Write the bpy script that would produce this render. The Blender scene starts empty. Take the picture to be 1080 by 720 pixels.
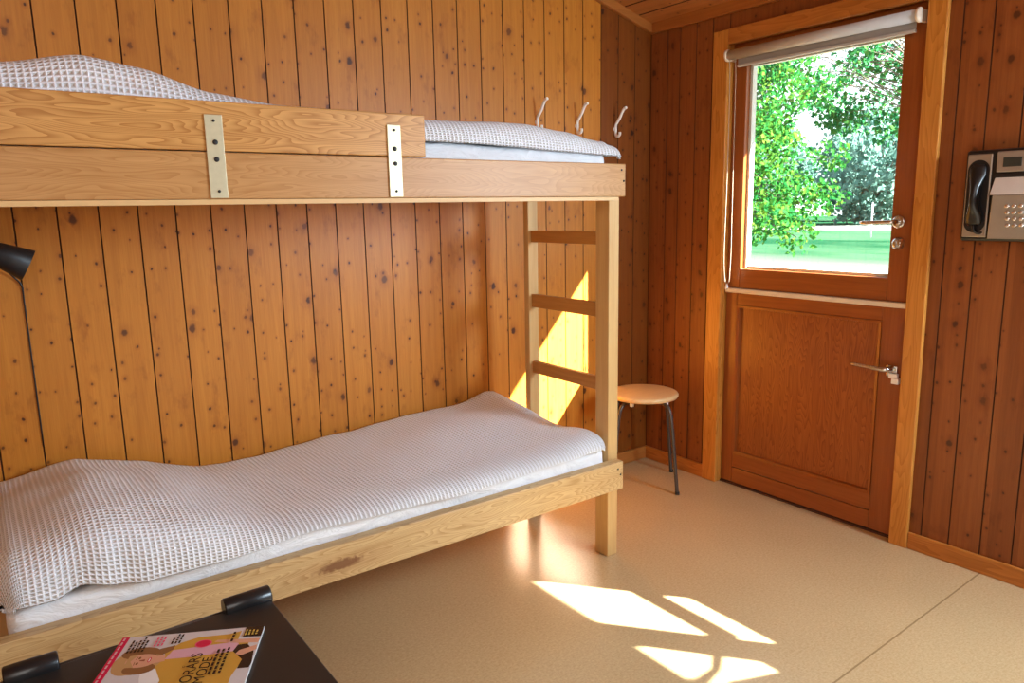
import bpy, bmesh, math, random
from mathutils import Vector, Matrix, noise
random.seed(7)
SC = bpy.context.scene
COL = SC.collection

# ---------------------------------------------------------------- helpers
def tag(o, label=None, cat=None, group=None, kind=None):
    if label: o['label'] = label
    if cat: o['category'] = cat
    if group: o['group'] = group
    if kind: o['kind'] = kind
    return o

def obj(name, bm, mats, parent=None, smooth=False, bevel=0.0, autosmooth=None):
    me = bpy.data.meshes.new(name)
    if bevel > 0:
        bmesh.ops.remove_doubles(bm, verts=bm.verts, dist=1e-6)
    bm.normal_update()
    bm.to_mesh(me); bm.free()
    o = bpy.data.objects.new(name, me); COL.objects.link(o)
    for m in (mats if isinstance(mats, (list, tuple)) else [mats]):
        me.materials.append(m)
    if smooth:
        for p in me.polygons: p.use_smooth = True
    if parent:
        o.parent = parent
        # mesh data is in world coordinates: cancel the offset of the parents
        off = Vector((0, 0, 0)); p = parent
        while p: off += p.location; p = p.parent
        o.location = -off
    if bevel > 0:
        b = o.modifiers.new('Bevel', 'BEVEL'); b.width = bevel; b.segments = 2; b.limit_method = 'ANGLE'
    return o

def empty(name, loc, label, cat, group=None, kind=None):
    o = bpy.data.objects.new(name, None); COL.objects.link(o); o.location = loc
    o.empty_display_size = .1
    return tag(o, label, cat, group, kind)

def box(bm, lo, hi, mi=0):
    x0, y0, z0 = lo; x1, y1, z1 = hi
    if x0 > x1: x0, x1 = x1, x0
    if y0 > y1: y0, y1 = y1, y0
    if z0 > z1: z0, z1 = z1, z0
    v = [bm.verts.new(p) for p in ((x0,y0,z0),(x1,y0,z0),(x1,y1,z0),(x0,y1,z0),(x0,y0,z1),(x1,y0,z1),(x1,y1,z1),(x0,y1,z1))]
    for f in ((3,2,1,0),(4,5,6,7),(0,1,5,4),(1,2,6,5),(2,3,7,6),(3,0,4,7)):
        bm.faces.new([v[i] for i in f]).material_index = mi
    return v

def hexa(bm, bot, top, mi=0):
    """eight-corner solid from two matching loops of points"""
    n = len(bot)
    a = [bm.verts.new(p) for p in bot]; b = [bm.verts.new(p) for p in top]
    bm.faces.new(a[::-1]).material_index = mi; bm.faces.new(b).material_index = mi
    for i in range(n):
        j = (i+1) % n
        bm.faces.new([a[i], a[j], b[j], b[i]]).material_index = mi

def BX(*bs):
    bm = bmesh.new()
    for lo, hi in bs: box(bm, lo, hi)
    return bm

def frame_for(d):
    d = d.normalized(); u = Vector((0,0,1)) if abs(d.z) < .95 else Vector((1,0,0))
    a = d.cross(u).normalized(); return a, a.cross(d).normalized()

def tube(bm, pts, r, seg=10, mi=0, cap=True):
    pts = [Vector(p) for p in pts]; n = len(pts)
    rs = r if isinstance(r, (list, tuple)) else [r]*n
    rings = []; a = None
    for i, p in enumerate(pts):
        d = (pts[min(i+1, n-1)] - pts[max(i-1, 0)]).normalized()
        if a is None: a, b = frame_for(d)
        else:
            a = (a - d*a.dot(d)).normalized(); b = a.cross(d).normalized()
        rings.append([bm.verts.new(p + (a*math.cos(2*math.pi*k/seg) + b*math.sin(2*math.pi*k/seg))*rs[i]) for k in range(seg)])
    for i in range(n-1):
        for k in range(seg):
            f = bm.faces.new([rings[i][k], rings[i][(k+1)%seg], rings[i+1][(k+1)%seg], rings[i+1][k]]); f.material_index = mi; f.smooth = True
    if cap:
        bm.faces.new(rings[0][::-1]).material_index = mi; bm.faces.new(rings[-1]).material_index = mi

def smooth_path(pts, n=6):
    """Catmull-Rom through the points"""
    P = [Vector(p) for p in pts]; out = []
    for i in range(len(P)-1):
        p0 = P[max(i-1,0)]; p1 = P[i]; p2 = P[i+1]; p3 = P[min(i+2,len(P)-1)]
        for k in range(n):
            t = k/n
            out.append(.5*((2*p1)+(p2-p0)*t+(2*p0-5*p1+4*p2-p3)*t*t+(-p0+3*p1-3*p2+p3)*t**3))
    out.append(P[-1]); return out

def lathe(bm, prof, centre, axis=Vector((0,0,1)), seg=32, mi=0):
    """prof: list of (radius, distance along axis)"""
    axis = Vector(axis).normalized(); a, b = frame_for(axis); c = Vector(centre); rings = []
    for r, h in prof:
        if r < 1e-6: rings.append([bm.verts.new(c+axis*h)])
        else: rings.append([bm.verts.new(c+axis*h+(a*math.cos(2*math.pi*k/seg)+b*math.sin(2*math.pi*k/seg))*r) for k in range(seg)])
    for r0, r1 in zip(rings, rings[1:]):
        for k in range(seg):
            j = (k+1) % seg
            q = [r0[0], r1[j], r1[k]] if len(r0) == 1 else [r0[k], r0[j], r1[0]] if len(r1) == 1 else [r0[k], r0[j], r1[j], r1[k]]
            f = bm.faces.new(q); f.material_index = mi; f.smooth = True

def poly(bm, pts, mi=0):
    f = bm.faces.new([bm.verts.new(p) for p in pts]); f.material_index = mi; return f

def interp(tab, x):
    if x <= tab[0][0]: return tab[0][1]
    for (x0, a), (x1, b) in zip(tab, tab[1:]):
        if x <= x1:
            t = (x-x0)/(x1-x0); t = t*t*(3-2*t)*.5 + t*.5
            return a+(b-a)*t
    return tab[-1][1]

# ---------------------------------------------------------------- materials
class NB:
    def __init__(s, name):
        s.m = bpy.data.materials.new(name); s.m.use_nodes = True
        s.t = s.m.node_tree; s.t.nodes.clear()
        s.out = s.t.nodes.new('ShaderNodeOutputMaterial')
        s.b = s.t.nodes.new('ShaderNodeBsdfPrincipled'); s.link(s.b.outputs[0], s.out.inputs[0])
    def link(s, a, b): s.t.links.new(a, b)
    def put(s, inp, v):
        if isinstance(v, bpy.types.NodeSocket): s.link(v, inp)
        elif isinstance(v, (tuple, list)) and len(v) == 3 and inp.type == 'RGBA': inp.default_value = (*v, 1)
        else: inp.default_value = v
    def n(s, typ, out=0, props=None, **ins):
        nd = s.t.nodes.new(typ)
        for k, v in (props or {}).items(): setattr(nd, k, v)
        for k, v in ins.items():
            s.put(nd.inputs[int(k[1:])] if k[0] == 'i' and k[1:].isdigit() else nd.inputs[k], v)
        return nd.outputs[out]
    def math(s, op, a, b=0.0, c=0.0, clamp=False):
        return s.n('ShaderNodeMath', props={'operation': op, 'use_clamp': clamp}, i0=a, i1=b, i2=c)
    def xyz(s, src='Object'):
        tc = s.t.nodes.new('ShaderNodeTexCoord'); sp = s.t.nodes.new('ShaderNodeSeparateXYZ')
        s.link(tc.outputs[src], sp.inputs[0]); return sp.outputs[0], sp.outputs[1], sp.outputs[2]
    def comb(s, x, y, z): return s.n('ShaderNodeCombineXYZ', i0=x, i1=y, i2=z)
    def noise(s, vec, scale=1.0, detail=4.0, rough=.55, dist=0.0, out=0):
        nd = s.t.nodes.new('ShaderNodeTexNoise')
        s.put(nd.inputs['Vector'], vec); nd.inputs['Scale'].default_value = scale; nd.inputs['Detail'].default_value = detail
        nd.inputs['Roughness'].default_value = rough; nd.inputs['Distortion'].default_value = dist
        return nd.outputs[out]
    def mapr(s, v, a, b, c, d, typ='LINEAR'):
        nd = s.t.nodes.new('ShaderNodeMapRange'); nd.interpolation_type = typ
        for i, q in enumerate((v, a, b, c, d)): s.put(nd.inputs[i], q)
        return nd.outputs[0]
    def mix(s, f, a, b, blend='MIX'):
        nd = s.t.nodes.new('ShaderNodeMix'); nd.data_type = 'RGBA'; nd.blend_type = blend
        s.put(nd.inputs[0], f); s.put(nd.inputs[6], a); s.put(nd.inputs[7], b); return nd.outputs[2]
    def bump(s, h, strength=.3, dist=.01):
        nd = s.t.nodes.new('ShaderNodeBump'); nd.inputs['Strength'].default_value = strength; nd.inputs['Distance'].default_value = dist
        s.put(nd.inputs['Height'], h); s.link(nd.outputs[0], s.b.inputs['Normal'])
    def fin(s, color, rough=.5, metallic=0.0, spec=.5):
        s.put(s.b.inputs['Base Color'], color); s.put(s.b.inputs['Roughness'], rough); s.b.inputs['Metallic'].default_value = metallic
        s.b.inputs['Specular IOR Level'].default_value = spec
        return s.m

def plain(name, color, rough=.5, metallic=0.0, var=.06, scale=40, spec=.5, bump=0.0):
    b = NB(name); x, y, z = b.xyz(); v = b.comb(x, y, z)
    f = b.noise(v, scale, 3)
    c = b.mix(f, tuple(max(0, k*(1-var)) for k in color), tuple(k*(1+var) for k in color))
    if bump: b.bump(b.noise(v, scale*4, 3), bump, .002)
    return b.fin(c, rough, metallic, spec)

def wood(name, light, dark, along='z', across='x', pitch=None, off=0.0, knots=.5, knot_cell=(.05, .062), rough=.42, grain=1.0, cathedral=0.0,
         board_var=.5, dark_beyond=None, dark_mul=(.5,.42,.4), knot_col=(.07,.02,.006), wave_scale=26.0, spec=.4):
    b = NB(name); x, y, z = b.xyz(); ax = {'x': x, 'y': y, 'z': z}
    L = ax[along]; A = ax[across]; T = ax[[k for k in 'xyz' if k not in (along, across)][0]]
    if pitch:
        idn = b.math('FLOOR', b.math('DIVIDE', b.math('SUBTRACT', A, off), pitch))
    else: idn = b.math('ADD', 0.0, 3.0)
    wn = b.t.nodes.new('ShaderNodeTexWhiteNoise'); wn.noise_dimensions = '1D'; b.link(idn, wn.inputs['W'])
    rnd = wn.outputs['Value']; sp = b.t.nodes.new('ShaderNodeSeparateColor'); b.link(wn.outputs['Color'], sp.inputs[0])
    rz = b.math('MULTIPLY', sp.outputs[1], 41.0)
    Lo = b.math('ADD', L, rz)
    AT = b.math('ADD', A, b.math('MULTIPLY', T, .7))
    # slow wander of the grain
    wand = b.noise(b.comb(b.math('MULTIPLY', AT, 7.0), b.math('MULTIPLY', Lo, 1.6), idn), 1.0, 2)
    g1 = b.noise(b.comb(b.math('MULTIPLY', b.math('ADD', AT, b.math('MULTIPLY', wand, .03)), 60.0), b.math('MULTIPLY', Lo, 2.2), idn), 1.0, 4, .6)
    g2 = b.noise(b.comb(b.math('MULTIPLY', AT, 260.0), b.math('MULTIPLY', Lo, 9.0), idn), 1.0, 3, .6)
    g3 = b.noise(b.comb(b.math('MULTIPLY', AT, 9.0), b.math('MULTIPLY', Lo, 2.5), idn), 1.0, 3, .5)
    f = b.math('ADD', b.math('MULTIPLY', g1, .62), b.math('ADD', b.math('MULTIPLY', g2, .30), b.math('MULTIPLY', g3, .18)))
    if cathedral:
        w = b.noise(b.comb(b.math('MULTIPLY', AT, 13.0), b.math('MULTIPLY', Lo, 1.7), idn), 1.0, 2.2, .42)
        w = b.math('ADD', w, b.math('MULTIPLY', b.math('SUBTRACT', g1, .5), .012))
        ring = b.math('FRACT', b.math('MULTIPLY', w, wave_scale))
        ring = b.math('POWER', ring, 2.0)
        f = b.math('SUBTRACT', f, b.math('MULTIPLY', b.math('SUBTRACT', ring, .35), cathedral))
    f = b.mapr(f, .55-.28/grain, .55+.28/grain, 0.0, 1.0)
    col = b.mix(f, dark, light)
    if board_var:
        col = b.mix(b.math('MULTIPLY', rnd, board_var), col, b.mix(1.0, col, (.62,.52,.42), 'MULTIPLY'))
        col = b.mix(b.math('MULTIPLY', sp.outputs[2], board_var*.5), col, b.mix(1.0, col, (1.25,1.22,1.1), 'MULTIPLY'))
    if pitch:
        sm = b.noise(b.comb(b.math('MULTIPLY', A, 14.0), b.math('MULTIPLY', Lo, 6.0), b.math('MULTIPLY', idn, 5.0)), 1.0, 4, .65)
        col = b.mix(b.mapr(sm, .54, .74, 0, .75, 'SMOOTHSTEP'), col, b.mix(1.0, col, (.66,.55,.46), 'MULTIPLY'))
    if knots:
        for (kc, prob, rmin, rmax, seed) in ((knot_cell, knots, .05, .105, 0.0), ((knot_cell[0]*2.1, knot_cell[1]*2.3), knots*.6, .07, .115, 17.3)):
            nd = b.t.nodes.new('ShaderNodeTexVoronoi'); nd.voronoi_dimensions = '2D'; nd.inputs['Scale'].default_value = 1.0
            nd.inputs['Randomness'].default_value = .9
            wob = b.math('MULTIPLY', b.math('SUBTRACT', b.noise(b.comb(b.math('MULTIPLY', A, 60.0), b.math('MULTIPLY', L, 60.0), seed), 1.0, 2), .5), .12)
            b.link(b.comb(b.math('ADD', b.math('DIVIDE', A, kc[0]), b.math('ADD', wob, seed)), b.math('ADD', b.math('DIVIDE', Lo, kc[1]), wob), 0.0), nd.inputs['Vector'])
            cs = b.t.nodes.new('ShaderNodeSeparateColor'); b.link(nd.outputs['Color'], cs.inputs[0])
            on = b.math('LESS_THAN', cs.outputs[0], prob)
            rad = b.mapr(cs.outputs[1], 0.0, 1.0, rmin, rmax)
            d = b.math('DIVIDE', nd.outputs['Distance'], rad)
            core = b.math('MULTIPLY', b.mapr(d, .55, 1.25, 1.0, 0.0, 'SMOOTHSTEP'), on)
            halo = b.math('MULTIPLY', b.mapr(d, .7, 3.4, .42, 0.0, 'SMOOTHSTEP'), on)
            col = b.mix(halo, col, b.mix(1.0, col, (.62,.45,.33), 'MULTIPLY'))
            col = b.mix(b.math('MULTIPLY', core, b.mapr(cs.outputs[2], 0, 1, .62, 1.0)), col, knot_col)
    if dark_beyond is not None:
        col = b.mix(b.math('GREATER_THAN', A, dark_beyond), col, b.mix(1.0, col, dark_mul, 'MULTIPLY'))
    b.bump(b.math('ADD', g2, b.math('MULTIPLY', g1, .6)), .12, .003)
    return b.fin(col, rough, 0, spec)

PI_W = .11235; OFF_W = -.334
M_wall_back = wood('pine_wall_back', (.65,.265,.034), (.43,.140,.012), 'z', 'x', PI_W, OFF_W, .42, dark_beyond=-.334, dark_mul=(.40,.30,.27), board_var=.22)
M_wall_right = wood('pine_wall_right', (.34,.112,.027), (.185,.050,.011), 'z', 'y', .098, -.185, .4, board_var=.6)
M_groove = plain('board_groove', (.075,.022,.007), .7)  # dark colour deepens the shade inside the grooves
M_ceiling = wood('pine_ceiling', (.55,.22,.06), (.32,.11,.025), 'y', 'x', .0925, -.02, .45, board_var=.5)
M_trim = wood('stained_trim', (.46,.17,.035), (.28,.085,.015), 'y', 'z', None, 0, .0, board_var=0)
M_trim_x = wood('stained_trim_along', (.50,.19,.04), (.30,.10,.018), 'x', 'z', None, 0, .0, board_var=0)
M_casing = wood('casing_wood', (.66,.29,.055), (.42,.15,.02), 'z', 'y', None, 0, .0, board_var=0, rough=.3, cathedral=.25, wave_scale=14)
M_casing_h = wood('casing_wood_across', (.56,.22,.045), (.34,.11,.017), 'y', 'z', None, 0, .0, board_var=0, rough=.3, cathedral=.25, wave_scale=14)
M_door = wood('door_stile_wood', (.36,.108,.025), (.20,.050,.010), 'z', 'y', None, 0, .0, board_var=0, rough=.28)
M_door_h = wood('door_rail_wood', (.39,.118,.026), (.21,.053,.010), 'y', 'z', None, 0, .0, board_var=0, rough=.28)
M_panel = wood('door_panel_plywood', (.37,.115,.027), (.22,.058,.012), 'z', 'y', None, 0, .0, board_var=0, rough=.3, cathedral=.40, wave_scale=30)
M_bed_x = wood('bed_pine_long', (.55,.295,.105), (.37,.165,.042), 'x', 'z', None, 0, .10, (.16,.7), board_var=0, cathedral=.26, wave_scale=34, knot_col=(.16,.06,.02))
M_guard = wood('guard_pine', (.62,.325,.095), (.39,.165,.034), 'x', 'z', None, 0, .0, board_var=0, cathedral=.52, wave_scale=36)
M_bed_low = wood('bed_pine_lower', (.60,.41,.195), (.39,.23,.085), 'x', 'z', None, 0, .08, (.16,.7), board_var=0, cathedral=.42, wave_scale=42, knot_col=(.16,.06,.02))
M_bed_z = wood('bed_pine_post', (.66,.44,.19), (.48,.27,.09), 'z', 'y', None, 0, .12, (.1,.5), board_var=0, knot_col=(.16,.06,.02))
M_bed_y = wood('bed_pine_rung', (.56,.27,.075), (.36,.14,.03), 'y', 'z', None, 0, .0, board_var=0)
M_strip = plain('pale_ledger', (.66,.42,.18), .5)
M_seat = wood('birch_seat', (.86,.62,.32), (.72,.46,.20), 'x', 'y', None, 0, .0, board_var=0, rough=.3)
M_black = plain('black_laminate', (.022,.020,.019), .38, spec=.4)
M_blackp = plain('black_plastic', (.012,.012,.013), .3)
M_matte = plain('matte_black_enamel', (.010,.010,.012), .45)
M_leg = plain('dark_steel_tube', (.10,.085,.075), .35, .6)
M_chrome = plain('brushed_chrome', (.62,.60,.57), .25, 1.0)
M_bracket = plain('brass_plated_steel', (.62,.55,.36), .42, .55, var=.1, scale=60)
M_bolt = plain('bolt_head', (.03,.03,.03), .5, .5)
M_white = plain('white_enamel', (.90,.89,.87), .3)
M_blind = plain('grey_blind_fabric', (.32,.31,.29), .7, bump=.1)
M_tube = plain('blind_roll_cover', (.50,.49,.47), .45)
M_cream = plain('cream_plastic_bar', (.76,.68,.55), .4)
M_chain = plain('pale_cord', (.50,.40,.30), .5)
M_silver = plain('silver_phone_plate', (.40,.36,.31), .38, .55)
M_shelf_lit = plain('lit_phone_shelf', (.80,.80,.74), .25, .3)  # brightness of the lit top face put into the colour
M_lcd = plain('phone_display_glass', (.03,.035,.03), .15)
M_key = plain('steel_phone_key', (.7,.68,.64), .25, .8)
M_whiteout = plain('white_outside_paint', (.85,.85,.83), .5)

def floor_mat():
    b = NB('marbled_linoleum'); x, y, z = b.xyz(); v = b.comb(x, y, 0.0)
    n1 = b.noise(v, 130, 4, .7); n2 = b.noise(b.comb(b.math('MULTIPLY', x, 60.0), b.math('MULTIPLY', y, 240.0), 0), 1.0, 3, .6); n3 = b.noise(v, 2.0, 2)
    f = b.math('ADD', b.math('MULTIPLY', n1, .6), b.math('ADD', b.math('MULTIPLY', n2, .3), b.math('MULTIPLY', n3, .15)))
    c = b.mix(b.mapr(f, .36, .70, 0, 1), (.43,.285,.135), (.62,.455,.245))
    seam = b.math('LESS_THAN', b.math('ABSOLUTE', b.math('ADD', b.math('ADD', y, 1.645), b.math('MULTIPLY', x, -.025))), .0028)
    c = b.mix(b.math('MULTIPLY', seam, .6), c, (.16,.09,.03))
    b.bump(n1, .05, .002)
    return b.fin(c, b.mapr(n1, 0, 1, .20, .30), 0, .8)
M_floor = floor_mat()

def waffle_mat():
    b = NB('cream_waffle_weave'); u, v, w = b.xyz('UV')
    p = math.pi/.0135
    def ridge(t): return b.math('POWER', b.math('ABSOLUTE', b.math('COSINE', b.math('MULTIPLY', t, p))), 2.2)
    h = b.math('MAXIMUM', ridge(u), ridge(v))
    nz = b.noise(b.comb(u, v, 0.0), 220, 2)
    h2 = b.math('ADD', h, b.math('MULTIPLY', nz, .18))
    c = b.mix(b.mapr(h, .15, .8, 0, 1), (.64,.62,.59), (.90,.93,.99))  # shade in the weave recesses painted as a darker colour
    b.bump(h2, .75, .008)
    b.b.inputs['Sheen Weight'].default_value = .15
    return b.fin(c, .95, 0, .15)
M_waffle = waffle_mat()

def sheet_mat():
    b = NB('white_cotton_sheet'); x, y, z = b.xyz(); v = b.comb(x, y, z)
    n = b.noise(b.comb(b.math('MULTIPLY', x, 1.0), y, b.math('MULTIPLY', z, 2.2)), 9, 4, .55, 1.2)
    b.bump(n, .55, .03)
    return b.fin(b.mix(n, (.72,.73,.77), (.86,.86,.87)), .85, 0, .2)
M_sheet = sheet_mat()

def glass_mat():
    b = NB('clear_window_glass')
    t = b.t.nodes.new('ShaderNodeBsdfTransparent'); g = b.t.nodes.new('ShaderNodeBsdfGlossy'); g.inputs['Roughness'].default_value = 0.02
    mx = b.t.nodes.new('ShaderNodeMixShader'); fr = b.t.nodes.new('ShaderNodeValue'); fr.outputs[0].default_value = .04
    t.inputs[0].default_value = (.97,.99,.98,1)
    b.link(fr.outputs[0], mx.inputs[0]); b.link(t.outputs[0], mx.inputs[1]); b.link(g.outputs[0], mx.inputs[2]); b.link(mx.outputs[0], b.out.inputs[0])
    return b.m
M_glass = glass_mat()

def leaf_mat(name, c1, c2, c3, trans=.45):
    b = NB(name); g = b.t.nodes.new('ShaderNodeNewGeometry'); r = g.outputs['Random Per Island']
    c = b.mix(b.mapr(r, 0, .6, 0, 1), c1, c2); c = b.mix(b.mapr(r, .6, 1, 0, 1), c, c3)
    d = b.t.nodes.new('ShaderNodeBsdfDiffuse'); t = b.t.nodes.new('ShaderNodeBsdfTranslucent'); mx = b.t.nodes.new('ShaderNodeMixShader')
    mx.inputs[0].default_value = trans
    b.link(c, d.inputs[0]); b.link(c, t.inputs[0]); b.link(d.outputs[0], mx.inputs[1]); b.link(t.outputs[0], mx.inputs[2]); b.link(mx.outputs[0], b.out.inputs[0])
    return b.m
M_leaf = leaf_mat('maple_leaf', (.014,.125,.034), (.042,.19,.032), (.13,.24,.032))
M_leaf2 = leaf_mat('tall_tree_leaf', (.016,.125,.055), (.038,.18,.055), (.085,.21,.05))  # leaf colours of the tall tree
M_far = leaf_mat('distant_leaf', (.10,.20,.165), (.15,.27,.225), (.22,.34,.28), .4)  # distance haze mixed into the leaf colours
M_bark = plain('grey_bark', (.16,.12,.09), .9, bump=.4)

def lawn_mat():
    b = NB('mown_lawn_sun_bands'); x, y, z = b.xyz(); v = b.comb(b.math('MULTIPLY', x, .22), b.math('MULTIPLY', y, .07), 0.0)
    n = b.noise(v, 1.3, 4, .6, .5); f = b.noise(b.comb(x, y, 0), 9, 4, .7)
    c = b.mix(b.mapr(n, .42, .60, 0, 1), (.008,.042,.020), (.034,.078,.042))  # sun and tree-shade bands painted into the grass colour
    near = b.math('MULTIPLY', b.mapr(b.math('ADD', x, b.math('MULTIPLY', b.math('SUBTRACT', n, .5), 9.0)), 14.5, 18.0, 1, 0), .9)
    c = b.mix(near, c, (.10,.11,.09))  # near sunlit strip painted as paler ground
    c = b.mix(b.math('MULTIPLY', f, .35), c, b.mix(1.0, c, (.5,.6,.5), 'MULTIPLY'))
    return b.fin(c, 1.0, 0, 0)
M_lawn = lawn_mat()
M_path = plain('pale_gravel', (.12,.12,.11), 1.0, var=.15, scale=3, spec=0)
M_roof = plain('eave_boards', (.3,.17,.08), .7)

# ---------------------------------------------------------------- the room
SL = .281                                            # ceiling slope (rises away from the door wall)
def zc(x): return 2.185 - SL*x
XL, YF = -4.3, -4.3
OPEN = [(-1.322, -.468, 0.0, 2.02), (-3.2, -2.25, 1.05, 1.85)]      # door, second window: y0,y1,z0,z1

def plank(bm, a0, a1, z0, z1a, z1b, place, depth=.02, ch=.0023, gd=.006):
    """one wall board with chamfered long edges. place(a, d, z): a across the wall, d into the room"""
    prof = [(a0, -depth), (a0, -gd), (a0+ch, 0), (a1-ch, 0), (a1, -gd), (a1, -depth)]
    bot = [bm.verts.new(place(a, d, z0)) for a, d in prof]
    top = [bm.verts.new(place(a, d, z1a+(z1b-z1a)*(a-a0)/(a1-a0))) for a, d in prof]
    for i in range(5):
        f = bm.faces.new([bot[i], bot[i+1], top[i+1], top[i]]); f.material_index = 0 if i == 2 else 1
    bm.faces.new(bot[::-1]).material_index = 1; bm.faces.new(top).material_index = 1

# back wall (bunk wall), y = 0
bm = bmesh.new(); pl = lambda a, d, z: (a, -d, z)
edges = [-.0, -.112, -.223]; k = 0
while OFF_W - k*PI_W > XL: edges.append(OFF_W-k*PI_W); k += 1
edges.append(XL); edges.sort()
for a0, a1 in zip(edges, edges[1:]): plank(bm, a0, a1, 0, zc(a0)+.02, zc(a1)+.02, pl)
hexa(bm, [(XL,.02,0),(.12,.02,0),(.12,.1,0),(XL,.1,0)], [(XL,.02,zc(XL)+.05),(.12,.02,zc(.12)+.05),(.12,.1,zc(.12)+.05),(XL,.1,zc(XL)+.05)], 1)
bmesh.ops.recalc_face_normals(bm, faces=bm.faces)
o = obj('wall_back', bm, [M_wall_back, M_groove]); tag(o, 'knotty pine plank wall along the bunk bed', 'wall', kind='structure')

# right wall (door wall), x = 0
bm = bmesh.new(); pl = lambda a, d, z: (-d, a, z)
cuts = [0.0, -.108, -.185, -.282, -.375, -.468, -1.322, -1.43, -1.527, -1.633]
y = -1.633
while y > YF: y -= .1015; cuts.append(max(y, YF))
for oy0, oy1, *_ in OPEN: cuts += [oy0, oy1]
cuts = sorted(set(round(c, 4) for c in cuts))
for a0, a1 in zip(cuts, cuts[1:]):
    if a1-a0 < .004: continue
    mid = (a0+a1)/2; spans = [(0.0, zc(0)+.02)]
    for oy0, oy1, oz0, oz1 in OPEN:
        if oy0 < mid < oy1:
            spans = [(0.0, oz0), (oz1, zc(0)+.02)]
    for z0, z1 in spans:
        if z1-z0 > .01: plank(bm, a0, a1, z0, z1, z1, pl)
for (y0, y1, z0, z1) in ((YF, -3.2, 0, 2.3), (-3.2, -2.25, 0, 1.05), (-3.2, -2.25, 1.85, 2.3), (-2.25, -1.322, 0, 2.3), (-1.322, -.468, 2.02, 2.3), (-.468, .02, 0, 2.3)):
    box(bm, (.02, y0, z0), (.13, y1, z1), 1)
bmesh.ops.recalc_face_normals(bm, faces=bm.faces)
o = obj('wall_right', bm, [M_wall_right, M_groove]); tag(o, 'dark stained pine plank wall around the door', 'wall', kind='structure')

# the two walls behind the camera
o = obj('wall_left', BX(((XL-.1, YF, 0), (XL, .02, 3.6))), M_wall_back); tag(o, 'pine wall at the far left end of the room', 'wall', kind='structure')
o = obj('wall_front', BX(((XL, YF-.1, 0), (.13, YF, 3.6))), M_wall_right); tag(o, 'pine wall opposite the bunk wall', 'wall', kind='structure')
o = obj('floor', BX(((XL-.1, YF-.1, -.08), (.13, .1, 0))), M_floor); tag(o, 'beige marbled linoleum floor with a seam', 'floor', kind='structure')

# ceiling boards run parallel to the door wall
bm = bmesh.new(); x = -.02; bw = .0925
while x > XL:
    a1, a0 = x, max(x-bw, XL)
    c = [(a0, .007), (a0+.004, 0), (a1-.004, 0), (a1, .007)]
    lo = [bm.verts.new((a, YF, zc(a)+d)) for a, d in c]; hi = [bm.verts.new((a, .02, zc(a)+d)) for a, d in c]
    for i in range(3):
        f = bm.faces.new([lo[i], lo[i+1], hi[i+1], hi[i]]); f.material_index = 0 if i == 1 else 1
    x -= bw
hexa(bm, [(XL,YF,zc(XL)+.008),(.13,YF,zc(.13)+.008),(.13,.1,zc(.13)+.008),(XL,.1,zc(XL)+.008)],
     [(XL,YF,zc(XL)+.12),(.13,YF,zc(.13)+.12),(.13,.1,zc(.13)+.12),(XL,.1,zc(XL)+.12)], 1)
o = obj('ceiling', bm, [M_ceiling, M_groove]); tag(o, 'sloping pine plank ceiling', 'ceiling', kind='structure')

# ceiling trims, baseboards
bm = bmesh.new(); hexa(bm, [(XL,-.022,zc(XL)-.04),(0,-.022,zc(0)-.04),(0,0,zc(0)-.04),(XL,0,zc(XL)-.04)], [(XL,-.022,zc(XL)+.005),(0,-.022,zc(0)+.005),(0,0,zc(0)+.005),(XL,0,zc(XL)+.005)])
o = obj('trim_1', bm, M_trim_x, bevel=.003); tag(o, 'sloping ceiling trim over the bunk wall', 'trim', kind='structure')
bm = bmesh.new(); box(bm, (-.022, YF, 2.145), (0, -.022, 2.195))
o = obj('trim_2', bm, M_trim, bevel=.003); tag(o, 'ceiling trim over the door wall', 'trim', kind='structure')
o = obj('baseboard_back', BX(((XL, -.014, 0), (-.014, 0, .066))), M_trim_x, bevel=.004); tag(o, 'orange wooden baseboard under the bunk wall', 'baseboard', kind='structure')
bm = BX(((-.014, -.393, 0), (0, 0, .066)), ((-.014, YF, 0), (0, -1.387, .066)))
o = obj('baseboard_right', bm, M_casing_h, bevel=.004); tag(o, 'stained wooden baseboard under the door wall', 'baseboard', kind='structure')

# door casing (front boards + jamb lining)
bm = bmesh.new()
box(bm, (-.02, -.472, 0), (0, -.392, 2.08)); box(bm, (-.02, -1.387, 0), (0, -1.318, 2.08))
box(bm, (0, -.472, 0), (.13, -.455, 2.03)); box(bm, (.069, -.495, 0), (.13, -.472, 2.0)); box(bm, (.069, -1.318, 0), (.13, -1.295, 2.0)); box(bm, (0, -1.335, 0), (.13, -1.318, 2.03))
o = obj('trim_3', bm, M_casing, bevel=.004); tag(o, 'upright orange casing boards on both sides of the door', 'trim', kind='structure')
bm = BX(((-.021, -1.318, 2.015), (0, -.472, 2.081)), ((0, -1.318, 2.018), (.13, -.472, 2.03)), ((.069, -1.318, 1.985), (.13, -.472, 2.018)))
o = obj('trim_4', bm, M_casing_h, bevel=.004); tag(o, 'casing board over the top of the door', 'trim', kind='structure')
o = obj('trim_5', BX(((.02, -1.318, -.01), (.14, -.472, .008))), M_groove); tag(o, 'dark threshold under the door', 'trim', kind='structure')

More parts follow.
